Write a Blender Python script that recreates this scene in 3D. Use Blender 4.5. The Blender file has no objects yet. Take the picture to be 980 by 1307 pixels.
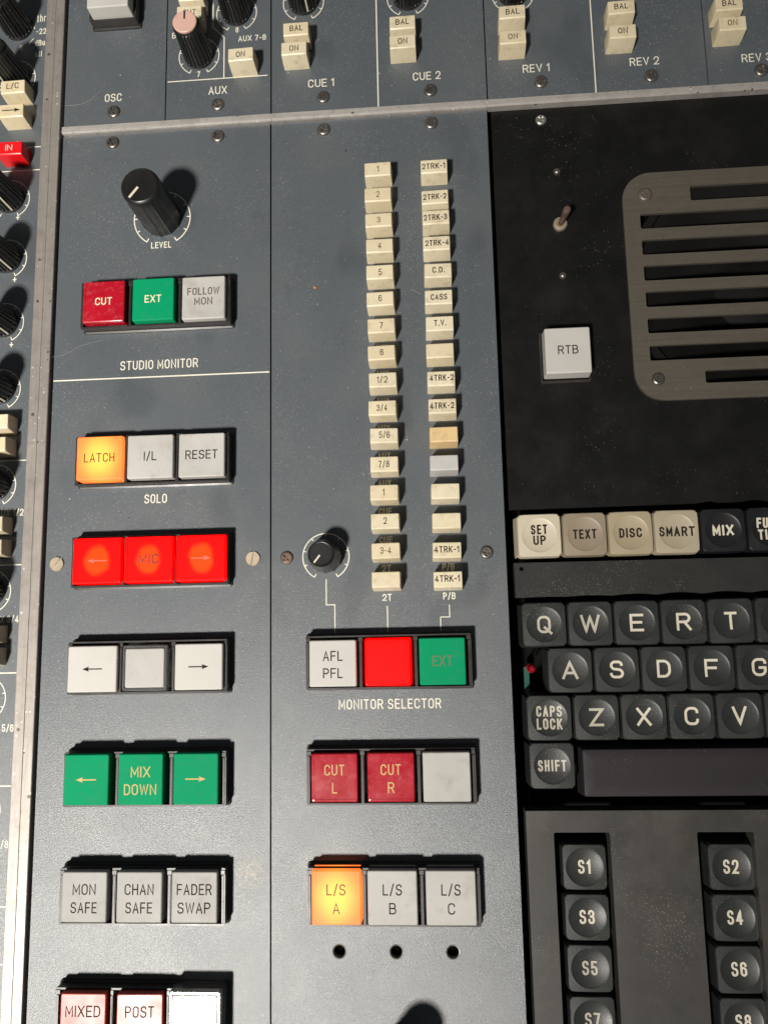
import bpy, bmesh, math, random
from mathutils import Matrix, Vector, noise
random.seed(7)
SC = bpy.context.scene
COL = SC.collection
MM = 0.001

# ---------------------------------------------------------------- camera
cam = bpy.data.cameras.new('camera')
camo = bpy.data.objects.new('camera', cam)
COL.objects.link(camo)
cam.sensor_fit = 'HORIZONTAL'; cam.sensor_width = 36.0
cam.lens = 36.0 * 981.0 / 980.0
cam.clip_start = 0.01; cam.clip_end = 20.0
ta, tb, tc = 0.14317359839135735, 0.06516154727246064, -0.030507241934401477
rot = Matrix.Rotation(ta, 4, 'X') @ Matrix.Rotation(tb, 4, 'Y') @ Matrix.Rotation(tc, 4, 'Z')
camo.matrix_world = Matrix.Translation((71.5788 * MM, -27.5733 * MM, 330 * MM)) @ rot
SC.camera = camo

# ---------------------------------------------------------------- light of the room
w = bpy.data.worlds.new('World'); SC.world = w; w.use_nodes = True
bg = w.node_tree.nodes['Background']
bg.inputs[0].default_value = (0.95, 0.97, 1.0, 1); bg.inputs[1].default_value = 0.07

def lamp(name, loc, target, power, size, color, spread=180):
    l = bpy.data.lights.new(name, 'AREA'); l.shape = 'DISK'; l.size = size; l.energy = power; l.color = color; l.spread = math.radians(spread)
    o = bpy.data.objects.new(name, l); COL.objects.link(o)
    o.location = Vector(loc) * MM
    d = (Vector(target) - Vector(loc)).normalized()
    o.rotation_euler = d.to_track_quat('-Z', 'Y').to_euler()
    return o
lamp('desk_lamp', (-655, -1075, 2000), (-255, 20, 0), 6.7, 0.24, (1.0, 0.95, 0.87), 42)
SC.view_settings.view_transform = 'Standard'
SC.view_settings.look = 'None'
SC.view_settings.exposure = 0.0
SC.view_settings.gamma = 1.0
SC.view_settings.use_curve_mapping = False

# ---------------------------------------------------------------- materials
def nodes_of(name):
    m = bpy.data.materials.new(name); m.use_nodes = True
    nt = m.node_tree
    return m, nt, nt.nodes['Principled BSDF']

def math_n(nt, op, a, b=None, c=None, clamp=False):
    n = nt.nodes.new('ShaderNodeMath'); n.operation = op; n.use_clamp = clamp
    for i, v in enumerate((a, b, c)):
        if v is None: continue
        if isinstance(v, (int, float)): n.inputs[i].default_value = v
        else: nt.links.new(v, n.inputs[i])
    return n.outputs[0]

def mix_c(nt, f, a, b):
    n = nt.nodes.new('ShaderNodeMix'); n.data_type = 'RGBA'
    for k, v in ((0, f), (6, a), (7, b)):
        if isinstance(v, (int, float)): n.inputs[k].default_value = v
        elif isinstance(v, tuple): n.inputs[k].default_value = (*v, 1) if len(v) == 3 else v
        else: nt.links.new(v, n.inputs[k])
    return n.outputs[2]

def noise_n(nt, vec, scale, detail=3, rough=0.6):
    n = nt.nodes.new('ShaderNodeTexNoise'); n.inputs['Scale'].default_value = scale
    n.inputs['Detail'].default_value = detail; n.inputs['Roughness'].default_value = rough
    nt.links.new(vec, n.inputs['Vector'])
    return n.outputs['Fac']

def ramp(nt, v, lo, hi):
    n = nt.nodes.new('ShaderNodeMapRange'); n.clamp = True
    nt.links.new(v, n.inputs[0]); n.inputs[1].default_value = lo; n.inputs[2].default_value = hi
    return n.outputs[0]

def specks(nt, vec, scale, radius, keep):
    v = nt.nodes.new('ShaderNodeTexVoronoi'); v.inputs['Scale'].default_value = scale
    nt.links.new(vec, v.inputs['Vector'])
    sep = nt.nodes.new('ShaderNodeSeparateColor'); nt.links.new(v.outputs['Color'], sep.inputs[0])
    rr = math_n(nt, 'MULTIPLY', sep.outputs[1], radius)
    inside = math_n(nt, 'LESS_THAN', v.outputs['Distance'], rr)
    kept = math_n(nt, 'GREATER_THAN', sep.outputs[0], 1 - keep)
    return math_n(nt, 'MULTIPLY', inside, kept)

def coords(nt, stretch=None):
    g = nt.nodes.new('ShaderNodeNewGeometry')     # world position: pieces of one sheet never repeat
    if stretch is None: return g.outputs['Position']
    mp = nt.nodes.new('ShaderNodeMapping'); mp.inputs['Scale'].default_value = stretch
    nt.links.new(g.outputs['Position'], mp.inputs[0])
    return mp.outputs[0]

def bump(nt, b, h, strength, dist):
    n = nt.nodes.new('ShaderNodeBump'); n.inputs['Strength'].default_value = strength
    n.inputs['Distance'].default_value = dist
    nt.links.new(h, n.inputs['Height']); nt.links.new(n.outputs[0], b.inputs['Normal'])
    if b.inputs['Coat Weight'].default_value: nt.links.new(n.outputs[0], b.inputs['Coat Normal'])

def plain(name, col, rough=0.4, metallic=0.0, spec=0.5, var=0.15, grime=None, grime_amt=0.35, dust=0.0, bmp=0.05, rand=0.0, coat=0.0, gscale=260):
    m, nt, b = nodes_of(name)
    p = coords(nt)
    n1 = noise_n(nt, p, 45, 4)
    dark = tuple(c * (1 - var) for c in col); lite = tuple(min(1, c * (1 + var)) for c in col)
    c = mix_c(nt, ramp(nt, n1, .3, .7), dark, lite)
    if rand:
        oi = nt.nodes.new('ShaderNodeObjectInfo')
        c = mix_c(nt, math_n(nt, 'MULTIPLY', oi.outputs['Random'], rand), c, tuple(x * y for x, y in zip(col, (0.78, 0.66, 0.42))))
    if grime:
        g = noise_n(nt, p, gscale, 5, .7)
        c = mix_c(nt, math_n(nt, 'MULTIPLY', ramp(nt, g, .52, .72), grime_amt), c, grime)
    if dust:
        cl = ramp(nt, noise_n(nt, p, 24, 5, .6), .50, .68)
        s = math_n(nt, 'MULTIPLY', specks(nt, p, 1700, .42, min(.6, dust * 2.2)), cl)
        c = mix_c(nt, math_n(nt, 'MULTIPLY', s, .28), c, (.42, .40, .35))
        s2 = math_n(nt, 'MULTIPLY', specks(nt, p, 520, .13, dust * .8), math_n(nt, 'ADD', math_n(nt, 'MULTIPLY', cl, .85), .15))
        c = mix_c(nt, math_n(nt, 'MULTIPLY', s2, .5), c, (.5, .48, .43))
    nt.links.new(c, b.inputs['Base Color'])
    r = math_n(nt, 'ADD', math_n(nt, 'MULTIPLY', noise_n(nt, p, 90, 4), .25), rough - .125, clamp=True)
    nt.links.new(r, b.inputs['Roughness'])
    b.inputs['Metallic'].default_value = metallic
    b.inputs['Specular IOR Level'].default_value = spec
    b.inputs['Coat Weight'].default_value = coat; b.inputs['Coat Roughness'].default_value = .12
    if bmp: bump(nt, b, noise_n(nt, p, 1500, 3), bmp, 0.0003)
    return m

def painted_panel():
    m, nt, b = nodes_of('blue grey paint')
    p = coords(nt)
    n1 = noise_n(nt, p, 14, 4)
    c = mix_c(nt, ramp(nt, n1, .3, .7), (.063, .075, .087), (.084, .095, .105))
    fine = noise_n(nt, p, 900, 3, .75)
    c = mix_c(nt, math_n(nt, 'MULTIPLY', ramp(nt, fine, .5, .75), .35), c, (.115, .118, .115))
    smear = ramp(nt, noise_n(nt, p, 30, 5, .65), .5, .72)
    c = mix_c(nt, math_n(nt, 'MULTIPLY', smear, .22), c, (.13, .125, .11))
    # rubbed places and settled dust
    patch = ramp(nt, noise_n(nt, p, 22, 3), .38, .62)
    s = specks(nt, p, 1500, .42, .5)
    c = mix_c(nt, math_n(nt, 'MULTIPLY', math_n(nt, 'MULTIPLY', s, patch), .26), c, (.42, .42, .39))
    s = specks(nt, p, 640, .17, .17)
    c = mix_c(nt, math_n(nt, 'MULTIPLY', s, .42), c, (.5, .49, .46))
    s = specks(nt, p, 230, .075, .07)
    c = mix_c(nt, math_n(nt, 'MULTIPLY', s, .7), c, (.6, .58, .52))
    s = specks(nt, p, 900, .30, .14)
    c = mix_c(nt, math_n(nt, 'MULTIPLY', s, .5), c, (.03, .03, .03))
    s = specks(nt, p, 330, .17, .10)
    c = mix_c(nt, math_n(nt, 'MULTIPLY', s, .6), c, (.028, .024, .022))
    s = specks(nt, p, 140, .10, .05)
    c = mix_c(nt, math_n(nt, 'MULTIPLY', s, .7), c, (.02, .018, .016))
    gp = nt.nodes.new('ShaderNodeVectorMath'); gp.operation = 'DISTANCE'
    nt.links.new(p, gp.inputs[0]); gp.inputs[1].default_value = (-.0085, -.128, 0)
    blot = math_n(nt, 'MULTIPLY', math_n(nt, 'SUBTRACT', 1.0, ramp(nt, gp.outputs['Value'], .001, .008)), ramp(nt, noise_n(nt, p, 500, 4, .8), .42, .62))
    c = mix_c(nt, math_n(nt, 'MULTIPLY', blot, .5), c, (.36, .29, .15))
    # thin scratches
    st = noise_n(nt, coords(nt, (40, 700, 40)), 1.0, 2)
    gate = ramp(nt, noise_n(nt, p, 18, 2), .62, .7)
    scr = math_n(nt, 'MULTIPLY', math_n(nt, 'LESS_THAN', math_n(nt, 'ABSOLUTE', math_n(nt, 'SUBTRACT', st, .5)), .004), gate)
    c = mix_c(nt, math_n(nt, 'MULTIPLY', scr, .4), c, (.35, .35, .33))
    nt.links.new(c, b.inputs['Base Color'])
    sm = ramp(nt, noise_n(nt, coords(nt, (1, .6, 1)), 38, 2, .4), .60, .68)       # finger smudges
    c = mix_c(nt, math_n(nt, 'MULTIPLY', sm, .38), c, (.048, .056, .064))
    nt.links.new(c, b.inputs['Base Color'])
    r = math_n(nt, 'ADD', math_n(nt, 'MULTIPLY', noise_n(nt, p, 26, 5, .65), .26), .31)
    r = math_n(nt, 'SUBTRACT', r, math_n(nt, 'MULTIPLY', sm, .05))
    nt.links.new(r, b.inputs['Roughness'])
    b.inputs['Specular IOR Level'].default_value = .5
    b.inputs['Coat Weight'].default_value = .58; b.inputs['Coat Roughness'].default_value = .27
    bump(nt, b, noise_n(nt, p, 1700, 5, .8), .34, .0004)
    return m

def aluminium(name, col, stretch, rough, nicks=1.0):
    m, nt, b = nodes_of(name)
    p = coords(nt)
    br = noise_n(nt, coords(nt, stretch), 1.0, 4, .7)
    c = mix_c(nt, ramp(nt, br, .3, .7), tuple(x * .78 for x in col), col)
    pits = ramp(nt, noise_n(nt, p, 420, 4, .75), .56, .70)
    c = mix_c(nt, math_n(nt, 'MULTIPLY', pits, .5), c, (.16, .14, .125))
    gr_ = ramp(nt, noise_n(nt, p, 95, 5, .75), .5, .66)
    c = mix_c(nt, math_n(nt, 'MULTIPLY', gr_, .28), c, (.14, .12, .10))
    s = specks(nt, p, 330, .30, .10)
    c = mix_c(nt, math_n(nt, 'MULTIPLY', s, .8 * nicks), c, (.05, .042, .036))
    s = specks(nt, p, 500, .28, .22)
    c = mix_c(nt, math_n(nt, 'MULTIPLY', s, .6 * nicks), c, (.7, .68, .64))
    nt.links.new(c, b.inputs['Base Color'])
    b.inputs['Metallic'].default_value = .45
    r = math_n(nt, 'ADD', math_n(nt, 'MULTIPLY', noise_n(nt, p, 120, 4), .25), rough - .12)
    nt.links.new(r, b.inputs['Roughness'])
    bump(nt, b, br, .35, .0002)
    return m

def lit_cap(name, edge, core, radius, soft, strength, base):
    """a translucent cap with its bulb burning behind it"""
    m, nt, b = nodes_of(name)
    tc_ = nt.nodes.new('ShaderNodeTexCoord')
    sx = nt.nodes.new('ShaderNodeSeparateXYZ'); nt.links.new(tc_.outputs['Object'], sx.inputs[0])
    x2 = math_n(nt, 'POWER', math_n(nt, 'ABSOLUTE', sx.outputs[0]), 2.0)
    y2 = math_n(nt, 'POWER', math_n(nt, 'ABSOLUTE', math_n(nt, 'MULTIPLY', sx.outputs[1], .88)), 2.0)
    d = math_n(nt, 'SQRT', math_n(nt, 'ADD', x2, y2))
    wob = noise_n(nt, coords(nt), 160, 3)
    d = math_n(nt, 'ADD', d, math_n(nt, 'MULTIPLY', math_n(nt, 'SUBTRACT', wob, .5), radius * .9 * MM))
    f = nt.nodes.new('ShaderNodeMapRange'); f.interpolation_type = 'SMOOTHSTEP'
    nt.links.new(d, f.inputs[0]); f.inputs[1].default_value = radius * MM; f.inputs[2].default_value = (radius + soft) * MM
    c = mix_c(nt, f.outputs[0], core, edge)
    nt.links.new(c, b.inputs['Emission Color']); b.inputs['Emission Strength'].default_value = strength
    b.inputs['Base Color'].default_value = (*base, 1); b.inputs['Roughness'].default_value = .4; b.inputs['Specular IOR Level'].default_value = .12
    return m

def clear_plastic():
    m, nt, b = nodes_of('clear plastic')
    b.inputs['Base Color'].default_value = (.93, .93, .9, 1); b.inputs['Roughness'].default_value = .12
    b.inputs['Transmission Weight'].default_value = .92; b.inputs['IOR'].default_value = 1.45
    return m

M = {}
M['paint'] = painted_panel()
M['rail'] = aluminium('worn aluminium rail', (.33, .30, .275), (900, 25, 25), .46)
M['strip'] = aluminium('worn aluminium trim', (.47, .44, .41), (25, 900, 25), .42)
M['black_paint'] = plain('black paint', (.0055, .0055, .0052), .42, spec=.26, var=.2, dust=.035, grime=(.05, .043, .035), grime_amt=.11, gscale=28, bmp=.06)
M['base'] = plain('dark chassis', (.004, .004, .004), .8, spec=.1)
M['housing'] = plain('charcoal plastic', (.020, .018, .017), .38, grime=(.07, .06, .052), grime_amt=.35, bmp=.05)
M['white'] = plain('aged white plastic', (.44, .427, .40), .48, spec=.4, var=.04, grime=(.40, .36, .30), grime_amt=.28, gscale=170, bmp=.02)
M['grey_cap'] = plain('smoky white plastic', (.385, .375, .355), .52, spec=.3, var=.09, grime=(.27, .24, .20), grime_amt=.5, gscale=130, bmp=.03)
M['gloss_white'] = plain('glossy white plastic', (.56, .55, .53), .32, var=.03, bmp=.01)
M['dull_cap'] = plain('dull grey plastic', (.285, .28, .265), .50, spec=.3, var=.09, grime=(.19, .17, .145), grime_amt=.5, gscale=150, bmp=.03)
M['clear'] = clear_plastic()
M['green'] = plain('green plastic', (.002, .235, .100), .60, spec=.06, var=.06, grime=(.03, .20, .11), grime_amt=.5, bmp=.02)
M['red'] = plain('crimson plastic', (.34, .005, .016), .22, var=.16, grime=(.40, .10, .11), grime_amt=.45, gscale=420, bmp=.03)
M['rust'] = plain('rust red plastic', (.30, .028, .014), .37, var=.10, grime=(.35, .10, .07), grime_amt=.4, gscale=300, bmp=.03)
M['scarlet'] = plain('scarlet plastic', (.60, .006, .010), .35, var=.1, bmp=.03)
M['cream'] = plain('cream plastic', (.60, .535, .395), .42, var=.08, grime=(.33, .26, .155), grime_amt=.55, gscale=260, rand=.36, bmp=.05)
M['cream_key'] = plain('aged ivory plastic', (.34, .295, .215), .45, var=.07, grime=(.26, .21, .14), grime_amt=.3, gscale=120, rand=.35, bmp=.08)
M['bright_ivory'] = plain('bright ivory plastic', (.47, .42, .32), .45, var=.07, grime=(.36, .3, .2), grime_amt=.3, gscale=120, bmp=.08)
M['brown_ivory'] = plain('browned ivory plastic', (.24, .195, .14), .45, var=.1, grime=(.2, .16, .11), grime_amt=.4, gscale=120, bmp=.08)
M['tan'] = plain('darkened tan plastic', (.60, .43, .22), .45, var=.08, grime=(.30, .2, .1), grime_amt=.4, gscale=300, bmp=.05)
M['pale_grey'] = plain('pale grey plastic', (.42, .41, .40), .45, var=.06, grime=(.28, .26, .24), grime_amt=.4, gscale=300, bmp=.05)
M['brown_grey'] = plain('grimy cream plastic', (.44, .39, .29), .5, var=.06, grime=(.22, .17, .1), grime_amt=.45, gscale=300, rand=.2, bmp=.05)
M['knob'] = plain('black knob plastic', (.010, .010, .010), .36, var=.2, dust=.10, bmp=.10)
M['pink'] = plain('faded pink plastic', (.56, .35, .29), .5, var=.1, grime=(.45, .2, .16), grime_amt=.3, bmp=.04)
M['key'] = plain('charcoal key plastic', (.018, .0195, .019), .43, spec=.45, var=.12, dust=.16, grime=(.075, .075, .07), grime_amt=.16, gscale=60, bmp=.18)
M['black_key'] = plain('black key plastic', (.010, .010, .011), .36, spec=.5, var=.12, dust=.14, bmp=.18)
M['plum'] = plain('plum black plastic', (.0125, .0095, .0120), .62, spec=.355, var=.12, dust=.12, bmp=.12)
M['plate'] = plain('charcoal plate', (.027, .025, .0225), .48, spec=.5, var=.15, dust=.30, grime=(.085, .078, .065), grime_amt=.3, gscale=35, bmp=.10)
M['bar'] = plain('charcoal bar', (.017, .0165, .0155), .5, spec=.4, var=.15, dust=.28, bmp=.10)
M['grille'] = aluminium('bronze grey metal', (.135, .118, .095), (18, 500, 18), .44, .12)
M['cone'] = plain('speaker cone', (.004, .004, .004), .7, spec=.15, var=.4)
M['screw_dark'] = plain('dirty steel', (.20, .185, .17), .34, metallic=.8, var=.2, grime=(.04, .035, .03), grime_amt=.7, gscale=700, bmp=.1)
M['screw_bright'] = plain('bright steel', (.62, .60, .56), .3, metallic=.9, var=.2, grime=(.1, .09, .08), grime_amt=.5, gscale=700, bmp=.1)
M['screw_brass'] = plain('dull brass', (.42, .355, .26), .45, metallic=.6, var=.15, grime=(.16, .12, .09), grime_amt=.5, gscale=500, bmp=.1)
M['screw_brown'] = plain('corroded steel', (.17, .115, .09), .5, metallic=.5, var=.3, grime=(.04, .03, .025), grime_amt=.7, gscale=600, bmp=.15)
M['void'] = plain('hole', (.003, .003, .003), .8, spec=.05)
M['print'] = plain('cream screen print', (.66, .63, .53), .5, var=.06, grime=(.35, .34, .30), grime_amt=.5, gscale=900, bmp=0)
M['dim_print'] = plain('grimy screen print', (.30, .29, .26), .55, var=.1, grime=(.14, .14, .13), grime_amt=.7, gscale=900, bmp=0)
M['ink'] = plain('black engraving', (.020, .016, .014), .8, spec=.1, var=.1, bmp=0)
M['brown_ink'] = plain('faded brown engraving', (.095, .07, .05), .8, spec=.1, var=.2, bmp=0)
M['gold_ink'] = plain('gold engraving', (.52, .38, .17), .8, spec=.1, var=.1, bmp=0)
M['cream_ink'] = plain('cream engraving', (.75, .64, .45), .5, var=.06, bmp=0)
M['dull_gold'] = plain('dull gold engraving', (.13, .105, .04), .6, var=.1, bmp=0)
M['red_ink'] = plain('dark red engraving', (.07, .003, .002), .6, var=.1, bmp=0)
M['pink_ink'] = lit_cap('backlit engraving', (1.0, .16, .10), (1.0, .16, .10), 1, 1, .95, (.2, .05, .04))
M['key_print'] = plain('ivory key lettering', (.56, .515, .42), .5, var=.05, bmp=0)
M['dull_print'] = plain('dull tan key lettering', (.40, .365, .30), .5, var=.1, bmp=0)  # duller tan lettering given to a few of the keys
M['pcb'] = plain('green circuit board', (.003, .06, .045), .4, var=.2, bmp=.05)
M['led'] = plain('red lens', (.20, .003, .008), .15, var=.05, bmp=0, coat=.5)
M['dust'] = plain('pale fibre', (.24, .24, .23), .8, var=.1, bmp=0)
M['crumb'] = plain('rust crumb', (.30, .12, .04), .8, var=.2, bmp=0)
M['amber_lit'] = lit_cap('lit amber cap', (1.0, .165, .028), (1.0, .50, .065), 1.8, 10.0, 1.65, (.12, .07, .03))
M['red_lit'] = lit_cap('lit red cap', (1.0, .0, .0), (1.0, .046, .002), 3.8, 2.8, 1.9, (.06, .001, .001))
M['plain_red_lit'] = lit_cap('evenly lit red cap', (1.0, .0, .0), (1.0, .0, .0), 6, 4, 2.2, (.06, .001, .001))

# ---------------------------------------------------------------- mesh helpers (millimetres in, metres out)
def rrect(hw, hh, r, n=4, cx=0, cy=0):
    r = max(0.01, min(r, hw, hh)); pts = []
    for (sx, sy, a0) in ((1, 1, 0), (-1, 1, 90), (-1, -1, 180), (1, -1, 270)):
        for i in range(n + 1):
            a = math.radians(a0 + 90 * i / n)
            pts.append((cx + sx * (hw - r) + r * math.cos(a), cy + sy * (hh - r) + r * math.sin(a)))
    return pts
def rect(x0, x1, y0, y1): return [(x1, y1), (x0, y1), (x0, y0), (x1, y0)]
def circle(r, n=24, cx=0, cy=0): return [(cx + r * math.cos(2 * math.pi * i / n), cy + r * math.sin(2 * math.pi * i / n)) for i in range(n)]

class MB:
    def __init__(s): s.v = []; s.f = []
    def ring(s, pts):
        b = len(s.v); s.v += [tuple(p) for p in pts]; return list(range(b, b + len(pts)))
    def bridge(s, a, b):
        n = len(a)
        for i in range(n): s.f.append((a[i], a[(i + 1) % n], b[(i + 1) % n], b[i]))
    def loft(s, rings, cap0=False, cap1=True):
        ids = [s.ring(r) for r in rings]
        for a, b in zip(ids, ids[1:]): s.bridge(a, b)
        if cap0: s.f.append(tuple(reversed(ids[0])))
        if cap1: s.f.append(tuple(ids[-1]))
        return ids
    def box(s, x0, x1, y0, y1, z0, z1, bev=0.0):
        r = rect(x0, x1, y0, y1)
        if bev:
            ri = rect(x0 + bev, x1 - bev, y0 + bev, y1 - bev)
            s.loft([[(*p, z0) for p in r], [(*p, z1 - bev) for p in r], [(*p, z1) for p in ri]])
        else: s.loft([[(*p, z0) for p in r], [(*p, z1) for p in r]])
    def lathe(s, prof, n=32, cx=0, cy=0, flute=None, cap1=True):
        rings = []
        for k, (r, z) in enumerate(prof):
            pts = []
            for i in range(n):
                a = 2 * math.pi * i / n
                rr = r * (flute(a, z) if flute else 1)
                pts.append((cx + rr * math.cos(a), cy + rr * math.sin(a), z))
            rings.append(pts)
        s.loft(rings, cap1=cap1)
    def plate(s, outer, holes, z0, z1, edge=0.0):
        """sheet with openings: filled top, walls all round"""
        bm = bmesh.new(); es = []
        for lp in [outer] + holes:
            vs = [bm.verts.new((x, y, z1)) for x, y in lp]
            es += [bm.edges.new((vs[i], vs[(i + 1) % len(vs)])) for i in range(len(vs))]
        bmesh.ops.triangle_fill(bm, use_beauty=True, use_dissolve=False, edges=es, normal=(0, 0, 1))
        bm.verts.index_update(); b = len(s.v)
        s.v += [tuple(v.co) for v in bm.verts]
        for f in bm.faces:
            ids = [b + v.index for v in f.verts]
            if f.normal.z < 0: ids.reverse()
            s.f.append(tuple(ids))
        bm.free()
        for lp, flip in [(outer, False)] + [(h, True) for h in holes]:
            area = sum(lp[i][0] * lp[(i + 1) % len(lp)][1] - lp[(i + 1) % len(lp)][0] * lp[i][1] for i in range(len(lp)))
            l = lp if (area > 0) != flip else lp[::-1]
            a = s.ring([(x, y, z0) for x, y in l]); c = s.ring([(x, y, z1) for x, y in l])
            s.bridge(a, c)
    def mesh(s, name, mat, smooth=32):
        me = bpy.data.meshes.new(name)
        me.from_pydata([(x * MM, y * MM, z * MM) for x, y, z in s.v], [], s.f)
        bm = bmesh.new(); bm.from_mesh(me)
        bmesh.ops.remove_doubles(bm, verts=bm.verts, dist=1e-6)
        if smooth:
            for f in bm.faces: f.smooth = True
            for e in bm.edges:
                e.smooth = len(e.link_faces) == 2 and e.calc_face_angle(3.2) < math.radians(smooth)
            for f in bm.faces:
                if len(f.verts) > 8:
                    for e in f.edges: e.smooth = False
        bm.to_mesh(me); bm.free()
        me.materials.append(mat)
        return me

def link(name, me, parent=None, loc=(0, 0, 0), rz=0.0):
    o = bpy.data.objects.new(name, me); COL.objects.link(o)
    o.location = Vector(loc) * MM; o.rotation_euler = (0, 0, rz)
    if parent: o.parent = parent
    return o
def tag(o, label=None, cat=None, group=None, kind=None):
    if label: o['label'] = label
    if cat: o['category'] = cat
    if group: o['group'] = group
    if kind: o['kind'] = kind
    return o
def empty(name, loc, label, cat, group=None, rz=0.0):
    o = link(name, None, None, loc, rz); o.empty_display_size = .004
    return tag(o, label, cat, group)

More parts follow.
